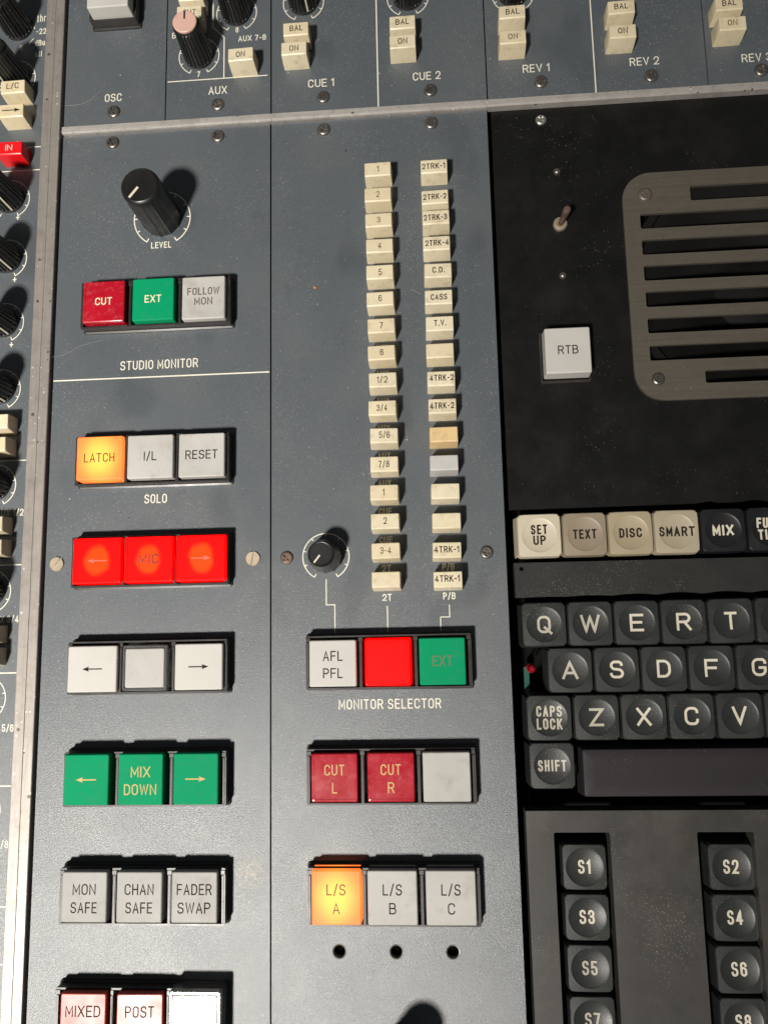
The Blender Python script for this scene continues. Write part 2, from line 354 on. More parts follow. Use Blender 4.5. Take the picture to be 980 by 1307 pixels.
# ---------------------------------------------------------------- stroke lettering
R1 = 1.7
G = {
 'A': (4.2, [[(0, 0), (2.1, 6), (4.2, 0)], [(.75, 1.9), (3.45, 1.9)]]),
 'B': (4, [[(0, 3.15), (2.4, 3.15), (3.7, 3.15, 1.2), (3.7, 6, 1.2), (0, 6), (0, 0), (4, 0, 1.4), (4, 3.15, 1.4), (2.4, 3.15)]]),
 'C': (4, [[(4, 4.6), (4, 6, 1.4), (0, 6, R1), (0, 0, R1), (4, 0, 1.4), (4, 1.4)]]),
 'D': (4, [[(0, 0), (0, 6), (4, 6, 2), (4, 0, 2), (0, 0), (0, .1)]]),
 'E': (3.5, [[(3.5, 6), (0, 6), (0, 0), (3.5, 0)], [(.2, 3.1), (3.1, 3.1)]]),
 'F': (3.5, [[(3.5, 6), (0, 6), (0, 0)], [(.2, 3), (3.1, 3)]]),
 'G': (4, [[(4, 4.8), (3.9, 6, 1.0), (0, 6, R1), (0, 0, R1), (4, 0, R1), (4, 2.8), (2.3, 2.8)]]),
 'H': (4, [[(0, 0), (0, 6)], [(4, 0), (4, 6)], [(.2, 3), (3.8, 3)]]),
 'I': (0.2, [[(.1, 0), (.1, 6)]]),
 'J': (3, [[(3, 6), (3, 0, 1.5), (0, 0, 1.5), (0, 1.6)]]),
 'K': (4, [[(0, 0), (0, 6)], [(3.8, 6), (.2, 2.3)], [(1.3, 3.4), (4, 0)]]),
 'L': (3.3, [[(0, 6), (0, 0), (3.3, 0)]]),
 'M': (4.8, [[(0, 0), (0, 6), (2.4, 1.4), (4.8, 6), (4.8, 0)]]),
 'N': (4.1, [[(0, 0), (0, 6), (4.1, 0), (4.1, 6)]]),
 'O': (4, [[(2, 6), (0, 6, R1), (0, 0, R1), (4, 0, R1), (4, 6, R1), (2, 6), (1.9, 6)]]),
 'P': (4, [[(0, 0), (0, 6), (4, 6, 1.5), (4, 2.8, 1.5), (.2, 2.8)]]),
 'Q': (4, [[(2, 6), (0, 6, R1), (0, 0, R1), (4, 0, R1), (4, 6, R1), (2, 6), (1.9, 6)], [(2.3, 1.7), (4.4, -.5)]]),
 'R': (4, [[(0, 0), (0, 6), (4, 6, 1.5), (4, 2.9, 1.5), (.2, 2.9)], [(2.3, 2.9), (4.1, 0)]]),
 'S': (4, [[(3.8, 4.9), (3.6, 6, 1.0), (.1, 6, 1.6), (.1, 3.3, 1.2), (4, 2.8, 1.2), (4, 0, 1.6), (.2, 0, 1.0), (0, 1.15)]]),
 'T': (3.8, [[(0, 6), (3.8, 6)], [(1.9, 5.8), (1.9, 0)]]),
 'U': (4, [[(0, 6), (0, 0, 1.9), (4, 0, 1.9), (4, 6)]]),
 'V': (4.2, [[(0, 6), (2.1, 0), (4.2, 6)]]),
 'W': (6, [[(0, 6), (1.5, 0), (3, 5.6), (4.5, 0), (6, 6)]]),
 'X': (4.2, [[(0, 0), (4.2, 6)], [(0, 6), (4.2, 0)]]),
 'Y': (4.2, [[(0, 6), (2.1, 2.8), (4.2, 6)], [(2.1, 2.9), (2.1, 0)]]),
 'Z': (3.8, [[(0, 6), (3.8, 6), (0, 0), (3.8, 0)]]),
 '0': (4, [[(2, 6), (0, 6, R1), (0, 0, R1), (4, 0, R1), (4, 6, R1), (2, 6), (1.9, 6)]]),
 '1': (1.6, [[(0, 4.8), (1.5, 6), (1.5, 0)]]),
 '2': (3.8, [[(0, 4.4), (0, 6, 1.7), (3.8, 6, 1.7), (3.8, 3.2, 1.2), (0, 0), (3.8, 0)]]),
 '3': (3.8, [[(0, 4.7), (0, 6, 1.6), (3.6, 6, 1.5), (3.6, 3.2, 1.2), (1.5, 3.2)], [(1.7, 3.2), (3.8, 3.2, 1.3), (3.8, 0, 1.6), (0, 0, 1.6), (0, 1.4)]]),
 '4': (4, [[(2.9, 0), (2.9, 6), (0, 1.5), (4, 1.5)]]),
 '5': (3.8, [[(3.5, 6), (.3, 6), (.1, 3.3), (3.8, 3.7, 1.6), (3.8, 0, 1.7), (0, 0, 1.6), (0, 1.3)]]),
 '6': (3.8, [[(3.6, 4.8), (3.6, 6, 1.6), (0, 6, 1.7), (0, 0, 1.7), (3.8, 0, 1.6), (3.8, 3.5, 1.5), (.1, 3.5)]]),
 '7': (3.7, [[(0, 6), (3.7, 6), (1.2, 0)]]),
 '8': (3.8, [[(1.9, 3.2), (.2, 3.2, 1.2), (.2, 6, 1.4), (3.6, 6, 1.4), (3.6, 3.2, 1.2), (1.9, 3.2)], [(1.9, 3.2), (0, 3.2, 1.4), (0, 0, 1.5), (3.8, 0, 1.5), (3.8, 3.2, 1.4), (1.9, 3.2)]]),
 '/': (2.6, [[(0, -.4), (2.6, 6.4)]]),
 '-': (1.8, [[(0, 2.7), (1.8, 2.7)]]),
 '+': (2.8, [[(0, 2.8), (2.8, 2.8)], [(1.4, 1.4), (1.4, 4.2)]]),
 '.': (.2, [[(.1, 0), (.1, .25)]]),
 't': (1.6, [[(.8, 5.6), (.8, 0), (1.6, 0)], [(0, 4.2), (1.6, 4.2)]]),
 'h': (2.8, [[(0, 0), (0, 6)], [(.1, 4.2), (2.8, 4.2, 1.2), (2.8, 0)]]),
 'r': (1.7, [[(0, 0), (0, 4.3)], [(.1, 3.6), (.6, 4.3, .4), (1.7, 4.3)]]),
 'd': (2.9, [[(2.9, 6), (2.9, 0), (0, 0, 1.2), (0, 4.2, 1.2), (2.8, 4.2)]]),
 'u': (2.9, [[(0, 4.3), (0, 0, 1.2), (2.9, 0)], [(2.9, 0), (2.9, 4.3)]]),
 'g': (2.9, [[(2.8, 0), (0, 0, 1.2), (0, 4.2, 1.2), (2.9, 4.2), (2.9, -1.6, 1.2), (.2, -1.6)]]),
 'a': (2.8, [[(.2, 4.2), (2.8, 4.2, 1.2), (2.8, 0), (0, 0, 1.0), (0, 2.3, 1.0), (2.7, 2.3)]]),
 'i': (.2, [[(.1, 0), (.1, 4.3)], [(.1, 5.6), (.1, 5.9)]]),
 'n': (2.8, [[(0, 0), (0, 4.3)], [(.1, 4.2), (2.8, 4.2, 1.2), (2.8, 0)]]),
 'l': (.2, [[(.1, 0), (.1, 6)]]),
 ' ': (1.6, []),
}
def round_path(st):
    P = [(p[0], p[1]) for p in st]; Rr = [p[2] if len(p) > 2 else 0 for p in st]
    out = []
    for i, p in enumerate(P):
        if Rr[i] and 0 < i < len(P) - 1:
            a = Vector(P[i - 1]); b = Vector(p); c = Vector(P[i + 1])
            la, lc = (a - b).length, (c - b).length
            r = min(Rr[i], la * (.5 if i > 1 and Rr[i - 1] else .98), lc * (.5 if i < len(P) - 2 and Rr[i + 1] else .98))
            s = b + (a - b).normalized() * r; e = b + (c - b).normalized() * r
            for k in range(6):
                t = k / 5; u = 1 - t
                q = 2.0 * .586                       # conic weight that nears a circular arc
                wgt = u * u + q * u * t + t * t
                pt = (s * u * u + b * q * u * t + e * t * t) / wgt
                out.append((pt.x, pt.y))
        else: out.append(p)
    res = [out[0]]
    for p in out[1:]:
        if (Vector(p) - Vector(res[-1])).length > 1e-4: res.append(p)
    return res
def ribbon(mb, pts, w, z, zf=None, step=None, ext=True):
    P = [Vector(p) for p in pts]
    if ext:
        P[0] = P[0] + (P[0] - P[1]).normalized() * w / 2
        P[-1] = P[-1] + (P[-1] - P[-2]).normalized() * w / 2
    if step:
        Q = [P[0]]
        for a, b in zip(P, P[1:]):
            n = max(1, int((b - a).length / step))
            Q += [a + (b - a) * (k / n) for k in range(1, n + 1)]
        P = Q
    L, Rt = [], []
    for i, p in enumerate(P):
        d0 = (p - P[i - 1]).normalized() if i else None
        d1 = (P[i + 1] - p).normalized() if i < len(P) - 1 else None
        if d0 is None: d0 = d1
        if d1 is None: d1 = d0
        n0 = Vector((-d0.y, d0.x)); n1 = Vector((-d1.y, d1.x))
        m = n0 + n1
        m = n0 if m.length < .05 else m.normalized()
        k = min(1 / max(.2, m.dot(n0)), 2.2)
        L.append(p + m * (w / 2 * k)); Rt.append(p - m * (w / 2 * k))
    b = len(mb.v); hz = (lambda q: z + (zf(q.x, q.y) if zf else 0))
    for i, (l, r) in enumerate(zip(L, Rt)):
        up = .012 * i / len(P)                           # a closed stroke climbs a hair so its ends never share a plane
        mb.v += [(r.x, r.y, hz(r) + up), (l.x, l.y, hz(l) + up)]
    for i in range(len(P) - 1):
        k = b + 2 * i
        mb.f.append((k, k + 2, k + 3, k + 1))
def text_mb(mb, s, cx, y0, h, sw, width=None, align='c', gap=1.35, zf=None, z=0.03, wide=1.0, step=None):
    k = (h - sw) / 6.0
    ga = sw + .155 * h                                  # clear space between letters
    sp = sum(ga * (.55 if c in ' ' else 1) for c in s[1:])
    total = sum(G[c][0] for c in s)
    kx = ((width - sw - sp) / total) if width else k * .70 * wide
    if kx < k * .40: sp -= (k * .40 - kx) * total; kx = k * .40
    ga_k = sp / max(1e-6, sum(ga * (.55 if c in ' ' else 1) for c in s[1:])) if len(s) > 1 else 1
    wd = total * kx + sp
    x = cx - wd / 2 if align == 'c' else (cx + sw / 2 if align == 'l' else cx - wd - sw / 2)
    j = 0
    for q_, c in enumerate(s):
        if q_: x += ga * ga_k * (.55 if c == ' ' else 1)
        gw, sts = G[c]
        for st in sts:
            rp = round_path([(p[0] * kx, p[1] * k) + ((p[2] * (kx + k) / 2,) if len(p) > 2 else ()) for p in st])
            ribbon(mb, [(x + a, y0 + sw / 2 + b) for a, b in rp], sw, z + .013 * (j % 5), zf, step); j += 1
        x += gw * kx
def lettering(parent, items, mat, zoff=0.03, zf=None, step=None, name='lettering'):
    """items: (string, cx, baseline, height, stroke, width, align) in the parent's own millimetres"""
    mb = MB()
    for it in items:
        s, cx, y0, h, sw = it[:5]
        text_mb(mb, s, cx, y0, h, sw, it[5] if len(it) > 5 else None, it[6] if len(it) > 6 else 'c', z=zoff, zf=zf, step=step)
    return link(name, mb.mesh(name, mat, 0), parent)
def arrow(parent, right, mat, z, cy=0, L=8.6, sw=.5, cx=0):
    mb = MB(); s = 1 if right else -1
    ribbon(mb, [(cx - s * L / 2, cy), (cx + s * (L / 2 - 1.6), cy)], sw, z, ext=False)
    t = [(cx + s * L / 2, cy), (cx + s * (L / 2 - 3.0), cy + 1.05), (cx + s * (L / 2 - 2.5), cy), (cx + s * (L / 2 - 3.0), cy - 1.05)]
    if s < 0: t.reverse()
    b = len(mb.v); mb.v += [(x, y, z + .006) for x, y in t]; mb.f.append((b, b + 3, b + 2, b + 1) if s > 0 else (b, b + 1, b + 2, b + 3))
    return link('arrow', mb.mesh('arrow', mat, 0), parent)
def lines(parent, paths, sw, mat, z=.03, name='printed_line'):
    out = []
    for p in paths:
        mb = MB(); ribbon(mb, p, sw, z, ext=False)
        out.append(link(name, mb.mesh(name, mat, 0), parent))
    return out
def scale_ring(parent, cx, cy, r, a0, a1, ticks, sw=.42, tick=1.3, mat=None, feet=True):
    """printed dial: arc open at the bottom with inward ticks"""
    mb = MB(); n = 48
    pts = [(cx + r * math.cos(math.radians(a0 + (a1 - a0) * i / n)), cy + r * math.sin(math.radians(a0 + (a1 - a0) * i / n))) for i in range(n + 1)]
    ribbon(mb, pts, sw, .03)
    for k in range(ticks + 1):
        a = math.radians(a0 + (a1 - a0) * k / ticks)
        ln = tick * (1.25 if k in (0, ticks) else 1)
        ribbon(mb, [(cx + r * math.cos(a), cy + r * math.sin(a)), (cx + (r - ln) * math.cos(a), cy + (r - ln) * math.sin(a))], sw, .037, ext=False)
    return link('printed_dial', mb.mesh('printed_dial', mat or M['print'], 0), parent)

# ---------------------------------------------------------------- screws (parts of the panels they hold)
def screw_mesh(kind, mat):
    mb = MB(); r = 2.9
    if kind == 'cross':
        a, l = .42, 1.75
        cr = [(l, a), (a, a), (a, l), (-a, l), (-a, a), (-l, a), (-l, -a), (-a, -a), (-a, -l), (a, -l), (a, -a), (l, -a)]
        mb.plate(circle(2.0, 24), [cr], .2, 1.15)
        mb.lathe([(r, 0), (r, .35), (2.7, .75), (2.35, 1.0), (2.0, 1.15)], 24, cap1=False)
        mb.loft([[(x, y, .35) for x, y in cr]])
    else:
        d = .30; n = 12
        for sgn in (1, -1):
            a0 = math.asin(d / r)
            pts = [(r * math.cos(a0 + (math.pi - 2 * a0) * i / n), sgn * r * math.sin(a0 + (math.pi - 2 * a0) * i / n)) for i in range(n + 1)]
            if sgn < 0: pts.reverse()
            top = [(x * .93, y * .93 if abs(y) > d + .01 else y) for x, y in pts]
            mb.loft([[(x, y, 0) for x, y in pts], [(x, y, .55) for x, y in pts], [(x, y, .75) for x, y in top]])
        mb.lathe([(r, 0), (r, .2)], 24)
    return mb.mesh('screw', mat, 35)
SCREW = {k: screw_mesh(*v) for k, v in dict(dark=('cross', M['screw_dark']), bright=('cross', M['screw_bright']), brown=('cross', M['screw_brown']), brass=('slot', M['screw_brass']), grille=('cross', M['grille'])).items()}
def screw(parent, x, y, kind='dark', z=0.0, rz=None, sc=1.0):
    o = link('screw', SCREW[kind], parent, (x, y, z), random.uniform(0, 6.28) if rz is None else rz)
    o.scale = (sc * 1.1, sc * 1.1, sc)
    return o

# ---------------------------------------------------------------- chassis and panels
mb = MB(); mb.box(-240, 330, -300, 420, -26, -22)
tag(link('console_chassis', mb.mesh('console_chassis', M['base'])), 'black inside of the console seen only in the gaps between panels', 'console chassis', kind='structure')

def panel(name, x0, x1, y0, y1, label, mat='paint', holes=(), z=0.0, outer=None, thick=2.0):
    mb = MB(); mb.plate(outer or rrect((x1 - x0) / 2, (y1 - y0) / 2, .5, 2, (x0 + x1) / 2, (y0 + y1) / 2), list(holes), z - thick, z)
    return tag(link(name, mb.mesh(name, M[mat], 30)), label, 'panel', kind=None)

channel = panel('channel_panel', -190, -111.6, -240, 330, 'narrow blue-grey channel strip with dials left of the aluminium rail')
monitor = panel('control_panel', -101.2, -.35, -240, 207.5, 'blue-grey panel lettered STUDIO MONITOR and SOLO right of the rail')
hole_x = (28.1, 51.1, 73.8)
selector = panel('control_panel', .35, 101.6, -240, 207.5, 'blue-grey panel lettered MONITOR SELECTOR with three drilled holes', holes=[circle(2.6, 20, x, -158.7) for x in hole_x])
for x in hole_x:
    mb = MB(); mb.lathe([(2.9, .0), (2.75, .12), (2.45, .0), (2.25, -.5), (2.2, -1.8)], 24, cap1=False); link('hole_rim', mb.mesh('hole_rim', M['screw_bright'], 30), selector, (x, -158.7, 0))
for x in hole_x:
    screw(selector, x, -158.9, 'brown', -6.5, sc=.62)
oscp = panel('module_panel', -101.2, -51.5, 211.9, 340, 'small blue-grey module panel lettered OSC at the top left')
auxp = panel('module_panel', -50.9, -.2, 211.9, 340, 'small blue-grey module panel lettered AUX with boxed dials')
cuep = panel('module_panel', .5, 101.9, 211.9, 340, 'blue-grey module panel lettered CUE 1 and CUE 2')
revp = panel('module_panel', 102.5, 202.4, 211.9, 340, 'blue-grey module panel lettered REV 1 and REV 2')
rev3 = panel('module_panel', 202.9, 320, 211.9, 340, 'dim blue-grey module panel lettered REV 3 at the top right corner')
for p in (oscp, auxp, cuep, revp, rev3): p['group'] = 'module panels along the top'

# aluminium rail between channel strip and panels: two extrusions side by side
rail = empty('metal_rail', (-107, 0, 0), 'long worn aluminium rail running up the left side', 'rail')
for x0, x1, zz in ((-4.5, .25, 1.7), (.4, 4.75, 2.1)):
    mb = MB(); mb.box(x0, x1, -240, 330, -3, zz, .25); link('bar', mb.mesh('bar', M['rail'], 20), rail)
mb = MB()
mb.loft([[(-101.0, y, z) for y, z in ((207.9, -2), (207.9, 1.6), (208.5, 2.4), (209.2, 2.5), (209.4, 2.0), (211.2, 2.2), (211.6, 1.7), (211.6, -2))],
         [(320, y, z) for y, z in ((207.9, -2), (207.9, 1.6), (208.5, 2.4), (209.2, 2.5), (209.4, 2.0), (211.2, 2.2), (211.6, 1.7), (211.6, -2))]], True, True)
mb.f = [tuple(reversed(f)) for f in mb.f]
tag(link('metal_trim', mb.mesh('metal_trim', M['strip'], 20)), 'thin scuffed aluminium trim crossing below the OSC and CUE lettering', 'trim strip')

# talkback panel: a black sheet set slightly lower, its lower edge uneven
zt = -1.5
low = [(103.8 + (300 - 103.8) * i / 60, 19.4 + .9 * max(0, math.sin((103.8 + 196.2 * i / 60 - 107) / 19.05 * 2 * math.pi)) ** 2 * (0 if i < 22 else 1) + .018 * i) for i in range(61)]
mb = MB(); mb.plate(low + [(300, 207.3), (103.6, 207.3)], [rect(164, 282, 69, 167)], zt - 2, zt)
talk = tag(link('talkback_panel', mb.mesh('talkback_panel', M['black_paint'], 30)), 'matt black panel around the speaker grille and RTB button', 'panel')

# ---- printing and screws on the panels
screw(oscp, -76.6, 219.0); screw(auxp, -25.6, 219.1); screw(cuep, 25.1, 219.4); screw(cuep, 75.8, 219.3); screw(revp, 127.1, 219.9); screw(revp, 177.4, 219.2); screw(rev3, 226.6, 218.5)
screw(monitor, -76.6, 202.8); screw(monitor, -25.4, 202.7); screw(selector, 25.2, 202.7); screw(selector, 75.6, 202.6)
screw(monitor, -95.9, 1.1, 'brass', rz=math.radians(52)); screw(monitor, -7.8, 1.2, 'brass', rz=math.radians(80)); screw(selector, 7.1, 1.2, 'brown', sc=.9); screw(selector, 93.4, 1.2, 'dark', sc=.9)
screw(talk, 126.4, 201.6, 'bright', zt, sc=.8)

lettering(oscp, [('OSC', -77.1, 224.6, 4.1, .48, 8.3)], M['print'])
lettering(auxp, [('AUX', -25.7, 224.8, 4.1, .48, 9.0)], M['print'])
lettering(cuep, [('CUE 1', 24.2, 225.0, 4.1, .48, 12.4)], M['print']); lettering(cuep, [('CUE 2', 74.3, 225.0, 4.1, .48, 13.0)], M['print'])
lettering(revp, [('REV 1', 125.3, 225.2, 4.1, .48, 12.4)], M['print']); lettering(revp, [('REV 2', 174.8, 225.0, 4.1, .48, 13.3)], M['print'])
lettering(rev3, [('REV 3', 225.1, 223.1, 4.1, .48, 13.3)], M['print'])
lines(cuep, [[(51.2, 212.2), (51.2, 330)]], .55, M['print']); lines(revp, [[(152, 212.2), (152, 330)]], .55, M['print'])
lines(auxp, [[(-50.4, 233.0), (-1.6, 233.0)], [(-22.8, 233.3), (-22.8, 254.8), (-28.4, 260.6), (-28.4, 300)]], .5, M['print'])
lettering(auxp, [('7', -35.2, 234.6, 2.9, .42), ('8', -16.5, 256.9, 2.9, .42), ('AUX 7-8', -2.3, 251.9, 3.0, .42, 13.6, 'r'), ('BAL', -48.6, 256.2, 3.0, .42, 6.5, 'l')], M['print'])
RX = (-117, 297)
scale_ring(auxp, -35.1, 245.7, 9.8, *(-63, 243), 8); scale_ring(auxp, -16.8, 267.4, 9.8, -63, 243, 8)
scale_ring(cuep, 16.0, 270.4, 9.8, -63, 243, 8); scale_ring(cuep, 66.4, 268.9, 9.8, -63, 243, 8); scale_ring(revp, 116.3, 266.8, 9.8, -63, 243, 8)

scale_ring(monitor, -51.6, 162.6, 13.4, -58, 238, 10, sw=.5, tick=1.5)
lettering(monitor, [('LEVEL', -51.8, 147.8, 3.1, .45, 9.6)], M['print'])
lettering(monitor, [('STUDIO MONITOR', -51.6, 89.2, 4.3, .50, 36.2)], M['print'])
lettering(monitor, [('SOLO', -51.8, 27.1, 4.1, .50, 10.2)], M['print'])
lines(monitor, [[(-101, 85.5), (-.6, 85.5)]], .6, M['print'])

lettering(selector, [('MONITOR SELECTOR', 50.5, -63.5, 4.1, .50, 43.0)], M['print'])
scale_ring(selector, 24.2, 1.2, 10.1, -60, 240, 8, sw=.45, tick=1.2)
lines(selector, [[(24.2, -8.6), (24.2, -19.6), (27.8, -19.6), (27.8, -31.5)], [(50.4, -20.7), (50.4, -31.5)], [(76.8, -20.7), (76.8, -25.8), (72.9, -25.8), (72.9, -31.5)]], .42, M['print'])
BY = [176.2 - 12.4 * i - (2 if i == 0 else 0) * 0 for i in range(16)]
low_lab = {4: 'AUX', 5: 'AUX', 6: 'AUX', 7: 'AUX', 8: 'AUX', 9: 'AUX', 10: 'AUX', 11: 'AUX', 12: 'CUE', 13: 'CUE', 14: '2T', 15: '2T'}
BXL, BXR = 50.8, 76.45
for i, s in low_lab.items():
    lettering(selector, [(s, 50.4, BY[i] - 8.6, 2.9, .42, 5.7 if len(s) == 3 else 4.0)], M['print'])
for i in (14, 15): lettering(selector, [('P/B', 76.9, BY[i] - 8.6, 2.9, .42, 5.2)], M['print'])

# channel strip printing
DY = [240.4, 176.8, 146.4, 114.7, 82.5, 37.5, -10.3, -56.8, -103.5]
for y in DY: scale_ring(channel, -126.3, y, 9.6, -62, 242, 8, sw=.42, tick=1.2)
lines(channel, [[(-150, y), (-112.2, y)] for y in (203.3, 191.3, 48.8, 1.3, -46.0, -93.5, -142.1, -164.7)], .5, M['print'])
for s, y in (('AUX 1/2', 23.4), ('AUX 3/4', -24.2), ('AUX 5/6', -70.9), ('AUX 7/8', -118.8)): lettering(channel, [(s, -112.4, y, 3.1, .42, 12.6, 'r')], M['print'])
lettering(channel, [('thr', -112.6, 270.6, 4.0, .42, 4.6, 'r'), ('-22', -112.2, 263.8, 3.1, .42, 5.0, 'r'), ('dBu', -112.6, 257.5, 3.1, .42, 5.0, 'r'), ('all', -113.9, 251.5, 3.1, .42, 3.6, 'r'), ('6', -124.6, 255.6, 2.9, .42), ('gain', -125, 203.9, 3.0, .42, 6.4, 'c')], M['print'])
lettering(channel, [('+', -122.0, 165.2, 4.4, .5), ('+', -122.0, 133.9, 4.4, .5), ('+', -122.0, 101.9, 4.4, .5)], M['print'])
lines(channel, [[(-119.4, 269.6), (-118, 266.9)], [(-121, 258.6), (-118.6, 261.6)]], .42, M['print'])

# ---------------------------------------------------------------- illuminated push buttons in their housings
def housing_mesh(n):
    mb = MB(); W = 23.0 * n; H = 22.0
    cells = [rect(-W / 2 + 23.0 * i + .6, -W / 2 + 23.0 * (i + 1) - .6, -H / 2 + .7, H / 2 - .7) for i in range(n)]
    mb.plate(rrect(W / 2, H / 2, .5, 2), cells, 0, 6.0)
    mb.box(-W / 2 + .5, W / 2 - .5, -H / 2 + .5, H / 2 - .5, .0, .4)
    return mb.mesh('switch_housing', M['housing'], 30)
def flange_mesh(n):
    mb = MB(); W = 23.0 * n / 2; H = 22.0 / 2
    mb.loft([[(*p, -.02) for p in rrect(W + .7, H + .8, .8, 2)], [(*p, .9) for p in rrect(W + .7, H + .8, .8, 2)], [(*p, 1.3) for p in rrect(W - .1, H - .1, .6, 2)]], cap1=False)
    return mb.mesh('flange', M['housing'], 30)
def small_box(name, hx, hy, h, bev):
    mb = MB(); mb.box(-hx, hx, -hy, hy, 0, h, bev); return mb.mesh(name, M['housing'], 30)
CLIP = small_box('clip', .95, .85, .32, .1); BAR = small_box('divider', .42, 9.2, .26, .1)
HM = {n: (housing_mesh(n), flange_mesh(n)) for n in (1, 3)}
def housing(x, y, n, label, z=0.0):
    h = tag(link('switch_housing', HM[n][0], None, (x, y, z)), label, 'switch housing', 'black housings that hold the square buttons')
    link('flange', HM[n][1], h)
    W = 23.0 * n
    for i in range(n + 1):
        xx = min(max(-W / 2 + 23.0 * i, -W / 2 + 1.0), W / 2 - 1.0)
        link('clip', CLIP, h, (xx, 9.4, 5.98)); link('divider', BAR, h, (min(max(xx, -W / 2 + .45), W / 2 - .45), -.9, 5.97))
    return h
CAPC = {}
def cap_mesh(w, d, z, inset, mat):
    k = (w, d, z, inset, mat)
    if k not in CAPC:
        mb = MB(); a, b = w / 2, d / 2
        rings = [[(*p, 2) for p in rrect(a + .25, b + .25, .8)], [(*p, z - .55) for p in rrect(a + .05, b + .05, .7)], [(*p, z - .15) for p in rrect(a - .15, b - .15, .65)], [(*p, z) for p in rrect(a - .45, b - .45, .6)]]
        if inset: rings += [[(*p, z) for p in rrect(a - inset, b - inset, .4)], [(*p, z - .16) for p in rrect(a - inset - .12, b - inset - .12, .4)]]
        mb.loft(rings); CAPC[k] = mb.mesh('cap', M[mat], 22)
    return CAPC[k]
def button(x, y, label, mat, text=(), ink='ink', w=18.9, d=19.3, z=12.0, inset=0, arr=None, h=3.5, widths=None, group='square illuminated push buttons', z0=0.0, clear=False, tilt=None):
    o = empty('push_button', (x, y, z0), label, 'push button', group)
    zt_ = z
    if clear:
        mb = MB(); a = w / 2 + 1.1; b = d / 2 + 1.2
        mb.loft([[(*p, 3) for p in rrect(a + .2, b + .2, .8)], [(*p, z - .6) for p in rrect(a, b, .8)], [(*p, z - .1) for p in rrect(a - .4, b - .4, .7)], [(*p, z - .1) for p in rrect(w / 2 + .05, d / 2 + .05, .5)], [(*p, z - 3) for p in rrect(w / 2 + .05, d / 2 + .05, .5)]], cap1=False)
        link('clear_cover', mb.mesh('clear_cover', M['clear'], 22), o)
        o_cap = link('cap', cap_mesh(w - .4, d - .4, z + .1, 0, mat), o)
    else: o_cap = link('cap', cap_mesh(w, d, z, inset, mat), o)
    zi = zt_ - (.16 if inset else 0) + .03
    n = len(text)
    for i, s in enumerate(text):
        yy = (.2 if n == 1 else (3.0, -4.0 if text[0] != 'FOLLOW' else -1.7)[i]) - h / 2
        ww = widths[i] if widths else None
        lettering(o_cap, [(s, .0, yy, h, .62 if mat == 'red_lit' else .48, ww)], M[ink], zi)
    if arr: arrow(o_cap, arr == 'r', M[ink], zi)
    if tilt: o_cap.rotation_euler = (math.radians(tilt[0]), math.radians(tilt[1]), 0)
    return o

HX, HR = -51.85, 50.7
housing(HX, 118.6, 3, 'black housing of the CUT, EXT and FOLLOW MON buttons')
button(-74.7, 118.9, 'crimson square button engraved CUT beside the green EXT button', 'red', ['CUT'], 'cream_ink', w=19.2, d=19.4, z=8.8, inset=1.2, widths=[7.8])
button(-51.8, 118.9, 'green square button engraved EXT beside the crimson CUT button', 'green', ['EXT'], 'cream_ink', w=19.0, d=19.8, z=8.8, widths=[7.6])
button(-28.7, 118.5, 'white square button engraved FOLLOW MON', 'grey_cap', ['FOLLOW', 'MON'], 'brown_ink', w=19.5, d=19.9, z=8.8, widths=[14.6, 8.3])
housing(HX, 46.0, 3, 'black housing of the LATCH, I/L and RESET buttons')
button(-74.4, 46.6, 'glowing amber square button engraved LATCH', 'amber_lit', ['LATCH'], 'red_ink', w=20.6, z=8.5, widths=[13.8], h=4.0)
button(-51.6, 46.5, 'white square button engraved I/L', 'grey_cap', ['I/L'], 'ink', w=20.4, z=8.5, widths=[5.6], h=4.0)
button(-28.7, 46.4, 'white square button engraved RESET', 'grey_cap', ['RESET'], 'ink', w=20.2, z=8.5, widths=[14.2], h=4.0)
housing(HX, 1.1, 3, 'black housing of the three glowing red MIC row buttons')
for i, (a, t) in enumerate((('l', []), (None, ['MIC']), ('r', []))):
    button((-74.2, -51.4, -28.6)[i], 1.4, 'glowing red square button engraved ' + ('with a left arrow', 'MIC', 'with a right arrow')[i], 'red_lit', t, 'red_ink' if i == 1 else 'pink_ink', w=21.5, d=19.6, z=8.0, inset=1.3, arr=a, widths=[9.0], h=4.2)
housing(HX, -44.1, 3, 'black housing of the white arrow buttons below the MIC row')
button(-74.6, -44.5, 'white square button with a black left arrow', 'white', arr='l', w=21.3, z=8.4, d=19.2)
button(-51.9, -44.4, 'blank white button under a clear square cover between two arrow buttons', 'grey_cap', w=17.2, d=16.6, z=8.4, clear=True)
button(-28.8, -44.3, 'white square button with a black right arrow', 'white', arr='r', w=20.3, z=8.4, d=19.0)
housing(HX, -89.9, 3, 'black housing of the green MIX DOWN row')
button(-75.2, -89.4, 'green square button with a gold left arrow', 'green', arr='l', ink='gold_ink', z=9.4, d=20.2)
button(-52.2, -89.4, 'green square button engraved MIX DOWN', 'green', ['MIX', 'DOWN'], 'gold_ink', z=9.4, d=20.2, w=18.6, widths=[8.2, 13.6], h=4.3)
button(-29.1, -89.4, 'green square button with a gold right arrow', 'green', arr='r', ink='gold_ink', z=9.4, d=20.2, w=18.6)
housing(HX, -136.0, 3, 'black housing of the MON SAFE, CHAN SAFE and FADER SWAP buttons')
for i, (a, b, wa, wb) in enumerate((('MON', 'SAFE', 9.6, 10.8), ('CHAN', 'SAFE', 12.0, 11.0), ('FADER', 'SWAP', 14.2, 13.4))):
    button((-74.5, -51.7, -29.1)[i], -135.2, 'smoky white square button engraved %s %s' % (a, b), 'dull_cap', [a, b], 'ink', z=9.2, w=18.7, d=19.4, widths=[wa, wb], h=4.2)
